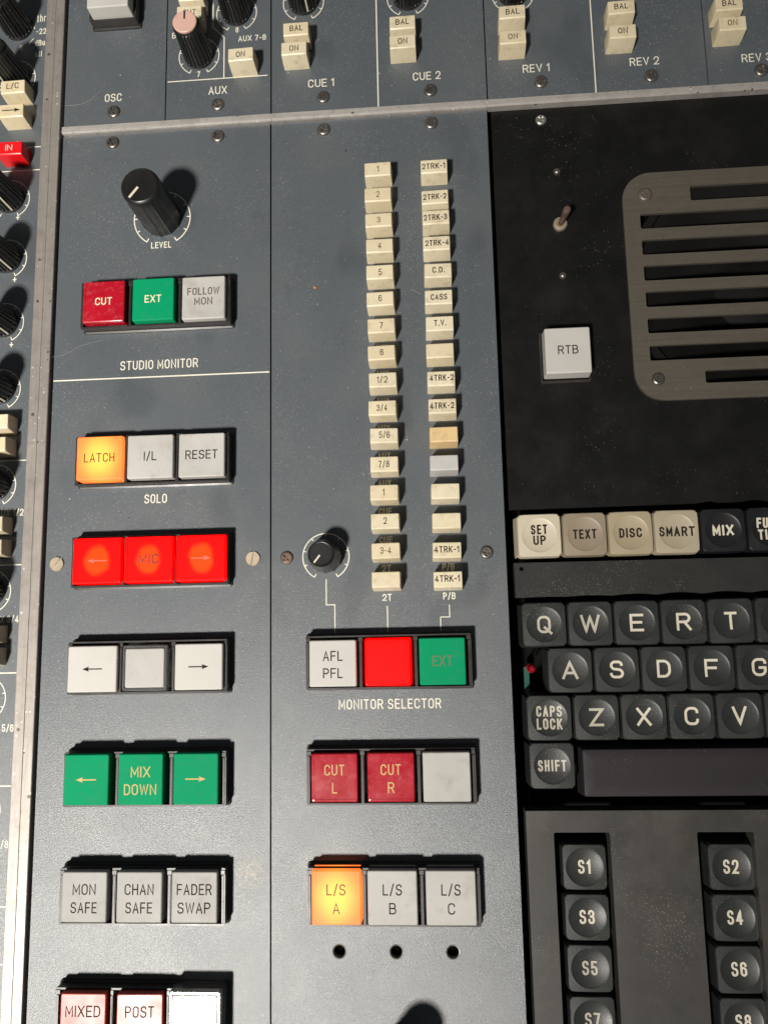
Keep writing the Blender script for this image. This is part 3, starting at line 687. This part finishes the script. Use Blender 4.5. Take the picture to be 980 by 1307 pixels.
housing(HX, -181.6, 3, 'black housing of the rust-red buttons at the bottom edge')
button(-73.5, -181.0, 'rust-red square button engraved MIXED at the bottom edge', 'rust', ['MIXED', 'SOLO'], 'ink', z=9.2, w=18.6, d=19.2, widths=[14.2, 11], h=4.2, tilt=(-.5, .3))
button(-50.7, -181.0, 'rust-red square button engraved POST at the bottom edge', 'rust', ['POST', 'SOLO'], 'ink', z=9.2, w=18.6, d=19.2, widths=[11.6, 11], h=4.2, tilt=(-.6, 1.6))
button(-28.3, -180.8, 'blank white button under a clear cover at the bottom edge', 'gloss_white', z=9.2, w=18.6, d=18.8, clear=True, tilt=(-.3, .2))
housing(HR, -43.7, 3, 'black housing above the words MONITOR SELECTOR')
button(27.8, -43.9, 'white square button engraved AFL PFL', 'white', ['AFL', 'PFL'], 'ink', widths=[8.2, 8.2], h=4.1, z=8.4, d=18.9, w=19.5)
button(50.6, -43.8, 'blank glowing red square button between AFL PFL and dark green EXT', 'plain_red_lit', inset=1.0, z=8.4, d=19.0)
button(73.1, -43.8, 'green square button with faded EXT above the words MONITOR SELECTOR', 'green', ['EXT'], 'dull_gold', widths=[8.2], h=4.2, z=8.4, d=19.0, w=18.8)
housing(HR, -89.7, 3, 'black housing of the CUT L and CUT R buttons')
button(28.0, -89.5, 'crimson square button engraved CUT L', 'red', ['CUT', 'L'], 'gold_ink', widths=[8.2, 2.0], h=4.2, inset=1.1, z=8.8, d=19)
button(50.9, -89.5, 'crimson square button engraved CUT R', 'red', ['CUT', 'R'], 'gold_ink', widths=[8.2, 2.6], h=4.2, inset=1.1, z=8.8, d=19)
button(73.4, -89.5, 'blank white square button right of CUT R', 'grey_cap', d=19.2, w=19.0, z=8.8)
housing(HR, -136.0, 3, 'black housing of the L/S A, B and C buttons')
for i, c in enumerate('ABC'):
    button((28.1, 50.5, 73.6)[i], -135.4, ('glowing amber' if i == 0 else 'white') + ' square button engraved L/S ' + c, 'amber_lit' if i == 0 else 'grey_cap', ['L/S', c], 'red_ink' if i == 0 else 'ink', widths=[7.6, 2.8], h=4.2, d=20.4, w=19.6, z=8.6)
housing(-76.0, 274.4, 1, 'single black housing at the top of the OSC panel')
button(-76.0, 274.4, 'single white square button at the top of the OSC panel', 'white', z=12.5, w=20, d=19)
button(131.2, 87.0, 'white square button engraved RTB on the black panel', 'white', ['RTB'], 'ink', w=19.3, d=20.3, z=9.0, widths=[8.6], h=3.9, z0=zt, group='square illuminated push buttons')
mb = MB()
mb.plate(rrect(10.9, 11.6, .6, 2), [rect(-9.95, 9.95, -10.45, 10.45)], 0, 1.2)
tag(link('button_bezel', mb.mesh('button_bezel', M['housing'], 30), None, (131.0, 86.5, zt)), 'low black bezel around the RTB button', 'bezel')

# ---------------------------------------------------------------- small wedge buttons
def wedge_mesh(mat, h=8.5, w=12.3):
    mb = MB(); a = w / 2
    def ring(hw, y0, y1, r, z): return [(*p, z) for p in rrect(hw, (y1 - y0) / 2, r, 3, 0, (y0 + y1) / 2)]
    mb.loft([ring(a, -4.5, 3.3, .4, 0), ring(a - .05, -4.2, 3.25, .4, h * .45), ring(a - .15, -3.45, 3.15, .4, h - .45), ring(a - .3, -3.15, 3.0, .4, h - .12), ring(a - .55, -2.9, 2.75, .35, h)])
    return mb.mesh('small_button', M[mat], 25)
WM = {}
def wedge(x, y, label, text=None, mat='cream', ink='ink', h=8.5, tw=None, th=2.7, arr=None, group='small wedge shaped buttons', sw=.4):
    k = (mat, h)
    if k not in WM: WM[k] = wedge_mesh(mat, h)
    o = tag(link('small_button', WM[k], None, (x, y, 0), random.uniform(-.012, .012)), label, 'button', group)
    o.scale = (1, 1, random.uniform(.95, 1.04)); o.rotation_euler[0] = random.uniform(-.02, .02); o.rotation_euler[1] = random.uniform(-.025, .025)
    if text: lettering(o, [(text, random.uniform(-.25, .25), -th / 2 - .05 + random.uniform(-.2, .3), th, sw, tw)], M[ink], h + .03)
    if arr: arrow(o, True, M[ink], h + .03, L=9.0, sw=.5)
    return o
Lt = ['1', '2', '3', '4', '5', '6', '7', '8', '1/2', '3/4', '5/6', '7/8', '1', '2', '3-4', None]
ords = ['top', 'second', 'third', 'fourth', 'fifth', 'sixth', 'seventh', 'eighth', 'ninth', 'tenth', 'eleventh', 'twelfth', 'thirteenth', 'fourteenth', 'fifteenth', 'lowest']
for i, t in enumerate(Lt):
    lab = ('cream button marked %s, %s of the left column' % (t, ords[i])) if t else 'blank cream button above the lower 2T lettering, lowest of the left column'
    tw = None
    if t: tw = {1: None, 3: 4.6}[len(t)]
    wedge(BXL + random.uniform(-.15, .15), BY[i], lab, t, 'cream', 'brown_ink' if t in ('3', '3-4', '2') and i in (1, 2, 14) else 'ink', tw=tw, th=2.9, group='cream buttons in the left column', sw=.34)
Rt_ = ['2TRK-1', '2TRK-2', '2TRK-3', '2TRK-4', 'C.D.', 'CASS', 'T.V.', None, '4TRK-2', '4TRK-2', None, None, None, None, '4TRK-1', '4TRK-1']
Rl = {7: 'blank cream button directly below the T.V. button', 8: 'upper of the two cream buttons marked 4TRK-2', 9: 'lower of the two cream buttons marked 4TRK-2', 10: 'blank tan button directly below the lower 4TRK-2 button', 11: 'blank pale grey button among cream ones in the right column', 12: 'blank cream button directly below the pale grey one', 13: 'blank cream button directly above the upper 4TRK-1 button', 14: 'upper of the two cream buttons marked 4TRK-1', 15: 'lower of the two cream buttons marked 4TRK-1'}
for i, t in enumerate(Rt_):
    mat = {10: 'tan', 11: 'pale_grey'}.get(i, 'cream')
    tw = {6: 10.4, 4: 7.2}.get(len(t)) if t else None
    if t in ('C.D.', 'T.V.'): tw = 5.4
    dy = -2.6 if i == 1 else 0
    wedge(BXR + random.uniform(-.15, .15), BY[i] - .4 + dy * .8, Rl.get(i) or 'cream button marked %s in the right column' % t, t, mat, 'ink', tw=tw, th=2.75, group='cream buttons in the right column', sw=.42, h=7.6 if i == 1 else 8.5)

for x, y, t, lab, ink in ((13.8, 249.3, 'BAL', 'cream BAL button left of the white line in the CUE module', 'ink'), (12.9, 239.3, 'ON', 'worn cream ON button left of the white line in the CUE module', 'brown_ink'),
    (63.8, 249.0, 'BAL', 'cream BAL button right of the white line in the CUE module', 'ink'), (63.6, 239.0, 'ON', 'clean cream ON button right of the white line in the CUE module', 'ink'),
    (114.6, 249.9, 'BAL', 'cream BAL button left of the white line in the REV modules', 'ink'), (114.2, 237.0, 'ON', 'cream ON button with faded lettering above REV 1', 'brown_ink'),
    (163.9, 248.7, 'BAL', 'cream BAL button right of the white line in the REV modules', 'ink'), (163.4, 236.2, 'ON', 'clean cream ON button right of the white line in the REV modules', 'ink'),
    (211.4, 246.4, 'BAL', 'cream BAL button at the top right corner of the console', 'ink'), (211.9, 236.3, 'ON', 'worn cream ON button at the top right corner of the console', 'brown_ink'),
    (-12.2, 237.7, 'ON', 'cream ON button beside the AUX 7 dial', 'ink'), (-37.6, 262.4, 'CUT', 'cream button half hidden behind the pink capped knob', 'brown_ink'),
    (-36.9, 271.4, None, 'blank cream button at the top edge above the pink capped knob', 'ink')):
    wedge(x, y, lab, t, 'cream', ink, h=9.0, tw={'BAL': 6.2, 'ON': 4.3, 'CUT': 6.2}.get(t), th=2.9, group='cream buttons along the top modules', sw=.42)
# channel strip buttons
wedge(-123.0, 230.0, 'cream L/C button on the channel strip', 'L/C', 'cream', 'ink', tw=6.0, th=3.0, group='channel strip buttons')
wedge(-123.2, 217.4, 'cream button with a black right arrow on the channel strip', None, 'cream', 'ink', arr=True, group='channel strip buttons')
wedge(-123.2, 198.0, 'scarlet button marked IN on the channel strip', 'IN', 'scarlet', 'key_print', tw=3.4, th=3.0, group='channel strip buttons')
for y, lab, mt in ((65.3, 'grimy cream button below the fourth lower dial of the channel strip', 'cream'), (54.8, 'grimy cream button directly above a printed line on the channel strip', 'cream'),
               (19.2, 'grimy cream button level with the SOLO lettering on the channel strip', 'brown_grey'), (9.0, 'grimy cream button level with the glowing MIC row on the channel strip', 'brown_grey'),
               (-28.6, 'upper grimy cream button level with the white arrow buttons', 'brown_grey'), (-38.3, 'lower grimy cream button level with the white arrow buttons', 'brown_grey')):
    wedge(-123.2, y, lab, '-' if y == 65.3 else None, mt, 'ink', group='channel strip buttons')

# ---------------------------------------------------------------- knobs
def ribbed_body(h=20.5, r0=7.0, r1=5.9, n=24):
    mb = MB(); N = n * 6
    def fl(a, z):
        if z < 1.6 or z > h - .9: return 1.0
        return 1 + .05 * (1 if (a * n / (2 * math.pi)) % 1 < .5 else -1)
    prof = [(r0 + .2, .3), (r0 + .2, 1.5), (r0 - .1, 1.7), (r0 - .15, 4), (r1 + (r0 - r1) * .3, h * .55), (r1 + .1, h - 1.0), (r1 - .1, h - .7), (r1 - .4, h - .2), (r1 - .55, h)]
    mb.lathe(prof, N, flute=fl)
    return mb.mesh('knob_body', M['knob'], 25)
RIB = ribbed_body()
def side_line(parent, ang, r0, r1, h):
    mb = MB(); c, s = math.cos(ang), math.sin(ang)
    for r, z in ((r0 + .32, 2.0), (r1 + .42, h - 1.0)):
        for t in (-.38, .38): mb.v.append((r * c - t * s, r * s + t * c, z))
    mb.f.append((0, 1, 3, 2)); return link('pointer', mb.mesh('pointer', M['key_print'], 0), parent)
def ribbed_knob(x, y, label, cap='knob', ptr=None, group='ribbed black knobs', side=True, ptr_mat='ink'):
    o = empty('rotary_knob', (x, y, 0), label, 'knob', group)
    link('knob_body', RIB, o)
    mb = MB(); mb.lathe([(5.3, 20.3), (5.6, 21.2), (5.55, 21.7), (5.2, 22.0), (.3, 22.1)], 32); link('knob_cap', mb.mesh('knob_cap', M[cap], 30), o)
    a = math.radians(ptr if ptr is not None else 225)
    mb = MB(); ribbon(mb, [(1.0 * math.cos(a), 1.0 * math.sin(a)), (5.0 * math.cos(a), 5.0 * math.sin(a))], .75, 22.2, ext=False); link('pointer', mb.mesh('pointer', M[ptr_mat], 0), o)
    if side: side_line(o, a, 7.0, 5.9, 20.5)
    return o
ribbed_knob(-35.1, 245.7, 'ribbed black knob with a faded pink cap beside the lettering AUX', 'pink', 90, side=False)
ribbed_knob(-16.8, 267.4, 'ribbed black knob above the number 8 at the top edge', side=False)
ribbed_knob(16.0, 270.4, 'ribbed black knob with white pointer left of the CUE module line', ptr=290, ptr_mat='key_print')
ribbed_knob(66.4, 268.9, 'ribbed black knob right of the CUE module line', side=False)
ribbed_knob(116.3, 266.8, 'ribbed black knob peeking in above the leftmost REV button pair', side=False)
for y, a, lab in ((268.0, 140, 'ribbed black knob at the top left corner beside the -22 lettering'), (240.4, 250, 'ribbed black knob directly above the cream L/C button'), (176.8, 290, 'ribbed black knob directly below the scarlet IN button'),
               (146.4, 300, 'second ribbed black knob below the scarlet IN button'), (114.7, 300, 'third ribbed black knob below the scarlet IN button'), (82.5, 300, 'fourth ribbed black knob below the scarlet IN button'),
               (37.5, 280, 'ribbed black knob between the two grimy cream button pairs'), (-10.3, 280, 'ribbed black knob below the browner pair of grimy buttons')):
    ribbed_knob(-126.3, y, lab, ptr=a, ptr_mat='key_print', group='channel strip knobs')

def fluted_knob(x, y, label, r, h, skirt, ptr, facets=12):
    o = empty('rotary_knob', (x, y, 0), label, 'knob', 'smooth black pointer knobs')
    mb = MB(); N = 96
    def fl(a, z):
        if z > h - 2.2: return 1.0
        t = (a * facets / (2 * math.pi)) % 1
        k = min(1, (h - 2.2 - z) / 4.0)
        return 1 - .045 * k * (1 - (2 * abs(t - .5)) ** 6)
    prof = [(r * skirt, .4), (r * skirt * .985, h * .22), (r * skirt * .93 + r * .05, h * .42), (r * 1.0, h * .8), (r * .985, h - 2.0), (r * .96, h - .9), (r * .90, h - .25), (r * .85, h), (r * .80, h - .12), (.2, h - .12)]
    mb.lathe(prof, N, flute=fl); link('knob_body', mb.mesh('knob_body', M['knob'], 22), o)
    a = math.radians(ptr)
    mb = MB(); ribbon(mb, [(r * .12 * math.cos(a), r * .12 * math.sin(a)), (r * .80 * math.cos(a), r * .80 * math.sin(a))], r * .125, h + .03, ext=False); link('pointer', mb.mesh('pointer', M['key_print'], 0), o)
    return o
fluted_knob(-51.6, 162.6, 'tall smooth black knob above the word LEVEL', 8.9, 28, 1.06, 231)
fluted_knob(24.2, 1.2, 'short smooth black knob left of the cream button columns', 5.8, 15, 1.28, 232)
fluted_knob(52.5, -196.0, 'tall smooth black knob just below the frame under the drilled holes', 8.4, 26, 1.06, 231)

# ---------------------------------------------------------------- black panel fittings
for y in (175.3, 125.0):
    mb = MB(); mb.lathe([(1.75, 0), (1.75, .5), (1.4, 1.2), (.8, 1.6), (.1, 1.7)], 20); link('bolt', mb.mesh('bolt', M['screw_dark'], 40), talk, (132.4, y, zt))
    mb = MB(); mb.lathe([(4.2, 0), (4.1, .18)], 6); link('washer', mb.mesh('washer', M['black_paint'], 20), talk, (132.4, y, zt))
t = empty('toggle_switch', (132.4, 149.3, zt), 'small bare metal toggle switch on the black panel', 'toggle switch')
mb = MB(); mb.lathe([(3.1, 0), (3.1, 1.6), (2.7, 2.1), (2.0, 2.2), (1.9, 1.2), (.2, 1.2)], 28); link('bushing', mb.mesh('bushing', M['screw_brass'], 30), t)
mb = MB(); mb.lathe([(1.2, 1.2), (1.35, 5), (1.65, 11.0), (1.6, 12.6), (1.2, 13.2), (.1, 13.3)], 20); l = link('lever', mb.mesh('lever', M['screw_brown'], 40), t); l.rotation_euler = (math.radians(-3), math.radians(6), 0)

# speaker grille
mb = MB(); sl = [(190.5, 156.9, 163.8), (167.7, 144.6, 151.6), (167.7, 132.2, 139.2), (167.7, 120.0, 127.0), (167.7, 107.7, 114.8), (167.7, 95.6, 102.5), (167.7, 83.1, 89.9), (190.5, 72.1, 77.7)]
def slot(x0, x1, y0, y1): return rrect((x1 - x0) / 2, (y1 - y0) / 2, .7, 2, (x0 + x1) / 2, (y0 + y1) / 2)
mb.plate(rrect(62.5, 53.1, 13, 8, 223, 118.3), [slot(a, 446 - a, y0, y1) for a, y0, y1 in sl], zt + .05, zt + 1.6)
gr = tag(link('speaker_grille', mb.mesh('speaker_grille', M['grille'], 30)), 'slotted bronze-grey metal speaker grille screwed on the black panel', 'speaker grille')
screw(gr, 170.6, 160.8, 'grille', zt + 1.5); screw(gr, 170.4, 74.7, 'dark', zt + 1.5, sc=.9)
mb = MB(); mb.lathe([(57, -4), (55, -4.5), (50, -6), (20, -15), (18, -14), (9, -11.5), (.2, -11)], 48)
ck = tag(link('speaker_cone', mb.mesh('speaker_cone', M['cone'], 40), None, (223, 118, 0)), 'dark loudspeaker cone behind the slots of the grille', 'loudspeaker')
mb = MB(); mb.lathe([(62, -10), (61, -4.2), (57.5, -4.0)], 48, cap1=False); link('cone_rim', mb.mesh('cone_rim', M['cone'], 40), ck)

# ---------------------------------------------------------------- keyboard
def dish(ztop, d=.90, R=7.25):
    return lambda x, y: ztop + .02 if x * x + y * y > (.985 * R) ** 2 else ztop - .18 - (d - .18) * (1 - min(1.0, (x * x + y * y) / (.965 * R) ** 2))
def key_mesh(mat, w=17.7, ztop=1.5, d=.90, R=7.25, skirt=2.2, depth=11):
    mb = MB(); N = 48
    def se(a, p, z):
        pts = []
        for i in range(N):
            t = 2 * math.pi * (i + .5) / N; c, s = math.cos(t), math.sin(t)
            r = a / (abs(c) ** p + abs(s) ** p) ** (1 / p)
            pts.append((r * c, r * s, z(r) if callable(z) else z))
        return pts
    def ci(r, z): return [(r * math.cos(2 * math.pi * (i + .5) / N), r * math.sin(2 * math.pi * (i + .5) / N), z) for i in range(N)]
    a = w / 2
    edge = lambda r: ztop - .62 * ((r - R) / a) ** 1.0 if r > R else ztop
    rings = [se(a + skirt * .45, 13, ztop - depth), se(a + .52, 13, ztop - 3.2), se(a + .30, 13, lambda r: edge(r) - .75), se(a + .14, 13, lambda r: edge(r) - .22), se(a - .10, 13, edge), se(a - .8, 11, edge),
             ci(R + .12, ztop - .02)]
    zf_ = dish(ztop, d, R)
    rings.append(ci(R, ztop - .06))
    for k in (.965, .90, .82, .71, .58, .42, .25, .1): rings.append(ci(R * k, zf_(R * k, 0)))
    mb.loft(rings)
    return mb.mesh('key', M[mat], 15)
KM = {k: key_mesh(k) for k in ('key', 'black_key', 'cream_key', 'bright_ivory', 'brown_ivory')}
def key(x, y, label, rows, mat='key', ink=None, h=7.2, sw=1.05, widths=None, group='charcoal letter keys', dz=0.0, lead=5.2, km=None):
    o = tag(link('keyboard_key', km or KM[mat], None, (x, y, dz), random.uniform(-.008, .008)), label, 'key', group)
    n = len(rows); zf = dish(1.5)
    ink = ink or ('dull_print' if rows[0] in ('Q', 'W', 'A', 'Z', 'CAPS', 'SHIFT', 'S7', 'S5') else 'key_print')
    for i, s in enumerate(rows):
        yy = -h / 2 if n == 1 else (.45 - lead * i + (0 if i == 0 else .3))
        lettering(o, [(s, 0, yy, h, sw, widths[i] if widths else None)], M[ink], .02, zf, .7)
    return o
FX = [115.9 + 19.05 * i for i in range(7)]
for i, (rows, wd) in enumerate(((['SET', 'UP'], [6.9, 5.3]), (['TEXT'], [9.8]), (['DISC'], [9.4]), (['SMART'], [14.6]))):
    key(FX[i], 7.8, ['bright ivory key lettered SET UP', 'browned ivory key lettered TEXT', 'ivory key lettered DISC', 'ivory key lettered SMART'][i], rows, ['bright_ivory', 'brown_ivory', 'cream_key', 'cream_key'][i], 'ink', 4.1, .75, wd, 'ivory and black function keys', lead=4.9)
key(FX[4], 7.8, 'black key lettered MIX beside the ivory SMART key', ['MIX'], 'black_key', 'key_print', 4.4, .85, [8.6], 'ivory and black function keys')
key(FX[5], 7.8, 'black key with two lines of lettering cut off by the right edge', ['FUNC', 'TION'], 'black_key', 'key_print', 4.3, .85, [10.6, 9.8], 'ivory and black function keys', lead=5.2)
for i, c in enumerate('QWERTY'):
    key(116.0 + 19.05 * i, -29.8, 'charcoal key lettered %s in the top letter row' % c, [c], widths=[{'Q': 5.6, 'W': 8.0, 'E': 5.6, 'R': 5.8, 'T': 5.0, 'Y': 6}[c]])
for i, c in enumerate('ASDFG'):
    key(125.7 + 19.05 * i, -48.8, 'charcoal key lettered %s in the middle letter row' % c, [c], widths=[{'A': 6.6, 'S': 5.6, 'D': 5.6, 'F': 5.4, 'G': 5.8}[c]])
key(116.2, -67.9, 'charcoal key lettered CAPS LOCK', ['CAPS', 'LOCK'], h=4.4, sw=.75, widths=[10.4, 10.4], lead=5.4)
for i, c in enumerate('ZXCVB'):
    key(135.4 + 19.05 * i, -67.9, 'charcoal key lettered %s in the bottom letter row' % c, [c], widths=[{'Z': 5.8, 'X': 5.8, 'C': 5.6, 'V': 5.8, 'B': 5.6}[c]])
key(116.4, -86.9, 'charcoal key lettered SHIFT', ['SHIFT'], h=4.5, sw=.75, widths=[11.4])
# space bar
mb = MB(); Ls = 110
mb.loft([[(*p, -10) for p in rrect(Ls / 2 + .9, 10.2, 1)], [(*p, 0) for p in rrect(Ls / 2 + .2, 9.5, 1)], [(*p, .9) for p in rrect(Ls / 2 - .2, 9.1, 1)], [(*p, 1.05) for p in rrect(Ls / 2 - .7, 8.6, .8)], [(*p, 1.0) for p in rrect(Ls / 2 - 5, 4.5, .8)]])
tag(link('space_bar', mb.mesh('space_bar', M['plum'], 40), None, (128.8 + Ls / 2, -89.9, 0)), 'long plain plum-black space bar right of SHIFT', 'key')

# dark bar between function keys and letters, its lower edge scalloped over the keys
zb = 0.0
lowb = [(104.9 + 195 * i / 120, -18.4 + .9 * abs(math.sin((104.9 + 195 * i / 120 - 106.6) / 19.05 * math.pi)) * min(1, i / 40)) for i in range(121)]
mb = MB(); mb.plate(lowb + [(299.9, -3.9), (104.7, -3.7)], [circle(.95, 14, 107.8, -6.3)], zb - 6, zb)
tag(link('divider_bar', mb.mesh('divider_bar', M['bar'], 30)), 'plain charcoal bar between the ivory function keys and the letter keys', 'bar')

# small lamp on its circuit board, seen through the gap left of the A key
mb = MB(); mb.box(108.2, 110.4, -57.5, -48, -15, -12.5)
tag(link('circuit_board', mb.mesh('circuit_board', M['pcb'])), 'small dark green circuit board under the red lamp left of the A key', 'circuit board')
d = empty('indicator_lamp', (110.3, -47.9, -12.5), 'small red indicator lamp left of the A key', 'indicator lamp')
mb = MB(); mb.lathe([(2.0, 8.6), (2.0, 9.4), (1.65, 9.6), (1.65, 12.0), (1.45, 12.9), (1.0, 13.5), (.1, 13.8)], 24); link('lens', mb.mesh('lens', M['led'], 40), d)
for x in (-1.1, 1.1):
    mb = MB(); mb.box(x - .3, x + .3, -.3, .3, 0, 8.8); link('wire_leg', mb.mesh('wire_leg', M['screw_bright']), d)

# lower plate with two columns of S keys
mb = MB()
mb.plate(rect(104.9, 320, -240, -104.8), [rrect(11.2, 60, .6, 2, 127.0, -173.2), rrect(11.0, 60, .6, 2, 183.4, -173.2)], -9, 0)
tag(link('keypad_plate', mb.mesh('keypad_plate', M['plate'], 30)), 'dusty charcoal plate with two long slots of S keys', 'panel')
KS = key_mesh('key', 17.2, 1.5, 1.15, 7.4)
for k in range(8):
    col = k % 2; row = k // 2
    x = (127.9, 185.8)[col]; y = -127.4 - 19.15 * row
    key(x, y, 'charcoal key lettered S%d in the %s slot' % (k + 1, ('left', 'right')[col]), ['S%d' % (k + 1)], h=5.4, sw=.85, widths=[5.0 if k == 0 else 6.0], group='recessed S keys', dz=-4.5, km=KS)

# ---------------------------------------------------------------- lint and crumbs lying on the panels
def fibre(pts, label, wd=.16):
    mb = MB(); P = [Vector(p) for p in pts]; Q = []
    for i in range(len(P) - 1):
        p0, p1, p2, p3 = P[max(0, i - 1)], P[i], P[i + 1], P[min(len(P) - 1, i + 2)]
        for k in range(8):
            t = k / 8
            Q.append(.5 * ((2 * p1) + (p2 - p0) * t + (2 * p0 - 5 * p1 + 4 * p2 - p3) * t * t + (3 * p1 - p0 - 3 * p2 + p3) * t ** 3))
    Q.append(P[-1]); rings = []
    for i, q in enumerate(Q):
        d_ = (Q[min(i + 1, len(Q) - 1)] - Q[max(0, i - 1)]).normalized(); n_ = Vector((-d_.y, d_.x))
        r = wd / 2
        rings.append([(q.x + n_.x * r * c, q.y + n_.y * r * c, .1 + r + r * s) for c, s in ((1, 0), (0, 1), (-1, 0), (0, -1))])
    mb.loft(rings, True, True)
    return tag(link('fibre', mb.mesh('fibre', M['dust'], 60)), label, 'lint', 'lint on the panels')
fibre([(-101, 224), (-92, 224.5), (-84, 230), (-80, 238)], 'thin curved hair on the OSC panel', .14)
fibre([(-68, 145), (-63, 138), (-66, 128), (-74, 122), (-84, 126), (-88, 137)], 'thin looped hair between the LEVEL knob and the CUT button', .12)
fibre([(-104, 97), (-96, 98), (-88, 102), (-78, 104)], 'thin pale hair lying across the rail edge left of STUDIO MONITOR', .12)
fibre([(-59, -28), (-54, -24), (-51, -19)], 'short pale fibre above the clear covered button', .2)
fibre([(64, 121.5), (68.6, 119)], 'short pale scratch of lint between the 5 and C.D. buttons', .22)
mb = MB(); mb.lathe([(.9, 0), (.95, .3), (.5, .7), (.1, .8)], 9); c = tag(link('crumb', mb.mesh('crumb', M['crumb'], 30), None, (20.5, 124.5, 0)), 'tiny rust coloured crumb left of the cream button columns', 'crumb'); c.scale = (1, .7, 1)
